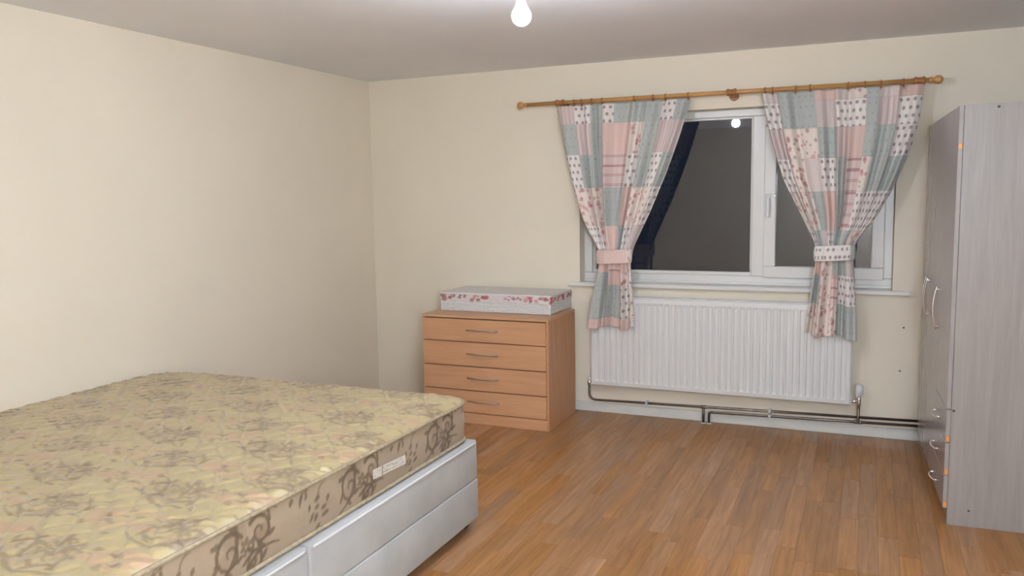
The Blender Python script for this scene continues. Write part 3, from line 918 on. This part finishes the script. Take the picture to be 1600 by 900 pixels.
def curtain(label, group, Lk, Rk, tie_z, layout, cols, rows, ring_x, tie_types, seed, nf, lean):
    zk_top, zk_bot = 2.112, min(Lk[-1][1], Rk[-1][1])
    root = empty('curtain', ((Lk[0][0] + Rk[0][0]) / 2, PY, zk_bot))
    tag(root, label, 'curtain', group)
    nu_, nv_ = 230, 300
    t = np.linspace(0, 1, nv_)
    zz_ = zk_top + (zk_bot - zk_top) * t
    def interp(K): 
        K = sorted(K, key=lambda q: q[1])
        return np.interp(zz_, [q[1] for q in K], [q[0] for q in K])
    def smooth(a, k=9):
        p = np.pad(a, k, mode='edge'); return np.convolve(p, np.ones(2 * k + 1) / (2 * k + 1), 'valid')
    L, Rr = smooth(interp(Lk)), smooth(interp(Rk))
    gath = np.exp(-((zz_ - tie_z) / 0.16) ** 2)                         # 1 at the tieback
    uu = np.linspace(0, 1, nu_)
    UU, ZZ = np.meshgrid(uu, zz_)
    G = np.tile(gath[:, None], (1, nu_)); T = np.tile(t[:, None], (1, nu_))
    ph = 2 * np.pi * nf * (UU + 0.035 * np.sin(5.1 * UU * np.pi + seed) ) + seed
    under = ZZ < tie_z                                                  # below the band the cloth opens in fewer, wider folds
    ph = np.where(under, 2 * np.pi * 3.2 * (UU + 0.04 * np.sin(4 * UU * np.pi + seed)) + seed + 1.0, ph)
    amp = (0.022 + 0.014 * np.clip(T * 3, 0, 1)) * (1 - 0.55 * G)
    below = np.clip((tie_z - ZZ) / 0.3, 0, 1)
    amp = amp + 0.006 * below
    wav = np.sin(ph) + 0.35 * np.sin(2.3 * ph + 1.1 + 2 * T) * (1 - G)
    Wd = (Rr - L)[:, None]
    Xc = L[:, None] + Wd * (UU + 0.30 / (2 * np.pi * nf) * np.cos(ph) * (0.4 + 0.6 * G) * np.sin(np.pi * UU))
    yb = PY - 0.040 * np.clip(T * 2.5, 0, 1) - 0.012 * G
    bulge = -0.045 * G * np.sqrt(np.clip(1 - (2 * UU - 1) ** 2, 0, 1)) + 0.018 * G
    Yc = yb + amp * wav * 0.8 + bulge
    Yc = np.minimum(Yc, np.where(ZZ < 0.93, -0.116, -0.055))
    Zc = ZZ + 0.012 * T ** 6 * np.sin(ph * 0.5 + seed) + lean * (UU - .5) * T ** 4
    S = (zk_top - ZZ)
    Cc = cloth_print(np.where(under, 0.5 + (UU - 0.5) * 0.5, UU), S, layout, cols, rows, seed)
    o3 = np.array(root.location)
    fab = grid_mesh('fabric', np.stack([Xc, Yc, Zc], -1) - o3, Cc, MAT['curtain'], root)
    sm = fab.modifiers.new('thickness', 'SOLIDIFY'); sm.thickness = 0.0016; sm.offset = 1
    # tieback band
    k0 = int(np.argmin(np.abs(zz_ - tie_z)))
    cx = (L[k0] + Rr[k0]) / 2; rx = (Rr[k0] - L[k0]) / 2 + 0.004
    cyb = float(np.mean(Yc[k0])); ry = 0.046
    nb, nh = 120, 22
    ang = np.linspace(0, 2 * np.pi, nb, endpoint=False)
    hh = np.linspace(-0.046, 0.046, nh)
    A, Hh = np.meshgrid(ang, hh)
    k_ = 1 + 0.05 * (1 - (Hh / 0.046) ** 2)
    Pt = np.stack([cx + rx * k_ * np.cos(A), cyb + ry * k_ * np.sin(A), tie_z + Hh + 0.006 * np.cos(A)], -1)
    uu_ = (A / (2 * np.pi))
    lay = [tie_types]
    Ct_ = cloth_print(uu_, Hh + 0.046, lay, np.linspace(0, 1, len(tie_types) + 1), np.array([0, 0.093]), seed + 9)
    tb = grid_mesh('tieback', Pt - o3, Ct_, MAT['curtain'], root, wrap=True)
    sm = tb.modifiers.new('thickness', 'SOLIDIFY'); sm.thickness = 0.003; sm.offset = 0
    # wooden rings with a hook eye
    for x in ring_x:
        ring = [(0.0, 0.0205 * math.cos(a), 0.0205 * math.sin(a)) for a in np.linspace(0, 2 * np.pi, 20, endpoint=False)]
        zc = PZ + pz(x) - 0.0065
        ro = MB().tube([(p[0] + .003 * math.sin(37 * x), p[1], p[2]) for p in ring], 0.0045, 8, closed=True).build('ring', MAT['pole_dark'], root)
        ro.location = (x - o3[0], 0, zc - o3[2])
        MB().tube([(0, 0, -0.022), (0, 0.002, -0.034)], 0.0022, 6).build('hook', MAT['steel'], ro)
    return root

LLk = [(1.565, 2.117), (1.608, 1.882), (1.675, 1.624), (1.760, 1.344), (1.868, 1.150), (1.872, 1.057), (1.822, 0.803), (1.792, 0.628)]
LRk = [(2.468, 2.115), (2.393, 1.869), (2.315, 1.65), (2.214, 1.405), (2.098, 1.155), (2.090, 1.06), (2.108, 0.814), (2.116, 0.628)]
RLk = [(2.900, 2.112), (2.960, 1.844), (3.040, 1.592), (3.155, 1.359), (3.232, 1.195), (3.235, 1.10), (3.203, 0.814), (3.182, 0.640)]
RRk = [(3.790, 2.112), (3.768, 1.898), (3.728, 1.739), (3.655, 1.541), (3.562, 1.357), (3.446, 1.195), (3.448, 1.1), (3.468, 0.824), (3.478, 0.640)]
rowsL = np.array([0, 0.125, 0.33, 0.55, 0.80, 1.02, 1.11, 1.20, 1.42, 1.7])
colsL = np.array([0, .13, .26, .36, .44, .60, .70, .80, .91, 1.0])
layL = ['SWBWBBBWB',
        'BSBPPFBSS',
        'WBBHHWBWB',
        'FFFBBPFFW',
        'WWFPPBWLL',
        'FPPPHPFWF',
        'PPBBPFWFF',
        'PLBBBWFFW',
        'WPPPPPWBW']
curtain('patchwork curtain tied back on the chest side of the window, with pink tieback', 'patchwork curtains', LLk, LRk, 1.110, layL, colsL, rowsL,
        (1.688, 1.738, 1.814, 1.880, 2.097, 2.223, 2.307, 2.450), 'FPPPPPPPF', 2, 6, 0.0)
rowsR = np.array([0, 0.06, 0.22, 0.40, 0.60, 0.83, 0.96, 1.10, 1.28, 1.7])
colsR = np.array([0, .10, .22, .34, .47, .55, .66, .74, .86, 1.0])
layR = ['LBBPLFBLP',
        'WBBLWWBSW',
        'SFFBSPBBW',
        'WFLWBHFBB',
        'FFBPBHWWW',
        'WBLWBBBFF',
        'WFPFBBLLF',
        'WBBFHWWFL',
        'PBFFFBBLB']
curtain('patchwork curtain tied back on the wardrobe side of the window, with white spotted tieback', 'patchwork curtains', RLk, RRk, 1.150, layR, colsR, rowsR,
        (2.917, 2.962, 3.095, 3.182, 3.391, 3.480, 3.565, 3.686), 'BWWBBWWWB', 5, 6, -0.01)

# ------------------------------------------------------------------ wardrobe
WDT, WDP, WDH = 1.235, 0.555, 1.874
ward = empty('wardrobe', (3.868, -1.344, 0), math.radians(2.1))
tag(ward, 'tall three door wardrobe with glossy mauve grey fronts beside the window', 'wardrobe')
def wb(x0, x1, y0, y1, z0, z1, nm, mat, parent=ward, bevel=0.001):
    return MB().box(x0, x1, y0, y1, z0, z1).build(nm, mat, parent, bevel=bevel)
wb(0.019, WDP, 0.0, 0.016, 0, WDH, 'side_panel', MAT['ward_side'])
wb(0.019, WDP, WDT - .016, WDT, 0, WDH, 'side_panel', MAT['ward_side'])
wb(0.019, WDP, 0.016, WDT - .016, WDH - .016, WDH, 'top', MAT['ward_side'])
wb(WDP - .008, WDP - .002, 0.016, WDT - .016, 0.02, WDH - .016, 'back_panel', MAT['ward_side'])
wb(0.03, 0.045, 0.016, WDT - .016, 0.0, 0.072, 'plinth', MAT['ward_side'])
wb(0.021, 0.03, 0.016, WDT - .016, 0.072, WDH - .016, 'inner_frame', MAT['gap'])
def bow(mb, base_x, y, z, half, axis, out=0.034):
    pts = []
    for k in range(17):
        t = k / 16 * 2 - 1
        d = out * (0.55 + 0.45 * (1 - t * t))
        pts.append((base_x - d, y + (t * half if axis == 'y' else 0), z + (t * half if axis == 'z' else 0)))
    mb.tube(pts, 0.0042, 10)
    for t in (-1, 1):
        q = 0.86 * t
        d = out * (0.55 + 0.45 * (1 - q * q))
        mb.tube([(base_x + .001, y + (q * half if axis == 'y' else 0), z + (q * half if axis == 'z' else 0)),
                 (base_x - d, y + (q * half if axis == 'y' else 0), z + (q * half if axis == 'z' else 0))], 0.0045, 8)
    return mb
third = WDT / 3
ZD = 0.535
def front(y0, y1, z0, z1, nm):
    o = wb(0.0, 0.018, y0 + .0015, y1 - .0015, z0 + .0015, z1 - .0015, nm, MAT['ward_front'], bevel=0.0012)
    o.data.materials.append(MAT['ward_side'])
    for pl in o.data.polygons:                      # pale edging strip round each front
        if abs(pl.normal.x) < 0.5: pl.material_index = 1
    return o
d1 = front(0.0, third, ZD, WDH, 'door')
bow(MB(), 0.0, third - 0.05, 0.945, 0.105, 'z').build('handle', MAT['chrome'], d1)
d2 = front(third, 2 * third, 0.075, WDH, 'door')
bow(MB(), 0.0, 2 * third - 0.035, 0.945, 0.105, 'z').build('handle', MAT['chrome'], d2)
d3 = front(2 * third, WDT, 0.075, WDH, 'door')
bow(MB(), 0.0, 2 * third + 0.035, 0.945, 0.105, 'z').build('handle', MAT['chrome'], d3)
def dot(o, z):
    MB().box(0.003, 0.016, -0.0012, 0.002, z - .011, z + .011).build('edge_dot', MAT['orange'], o, bevel=0.0008)['label'] = 'small orange dot on the edge'
dot(d1, 1.700)
zed = [0.075, 0.228, 0.381, 0.534]
for k in range(3):
    dr = front(0.0, third, zed[k], zed[k + 1], 'drawer')
    bow(MB(), 0.0, third / 2 + 0.02, (zed[k] + zed[k + 1]) / 2, 0.075, 'y').build('handle', MAT['chrome'], dr)
    dot(dr, zed[k] + 0.018)
for (x, z, rr) in ((0.147, 1.872 - .012, .006), (0.105, 0.075, .005), (0.016 + .012, 0.53, .006)):
    MB().lathe([(-0.0012, rr * .8), (-0.001, rr), (0.002, rr)], (x, 0, z), 'y', 12).build('cam_hole', MAT['hole'], ward)
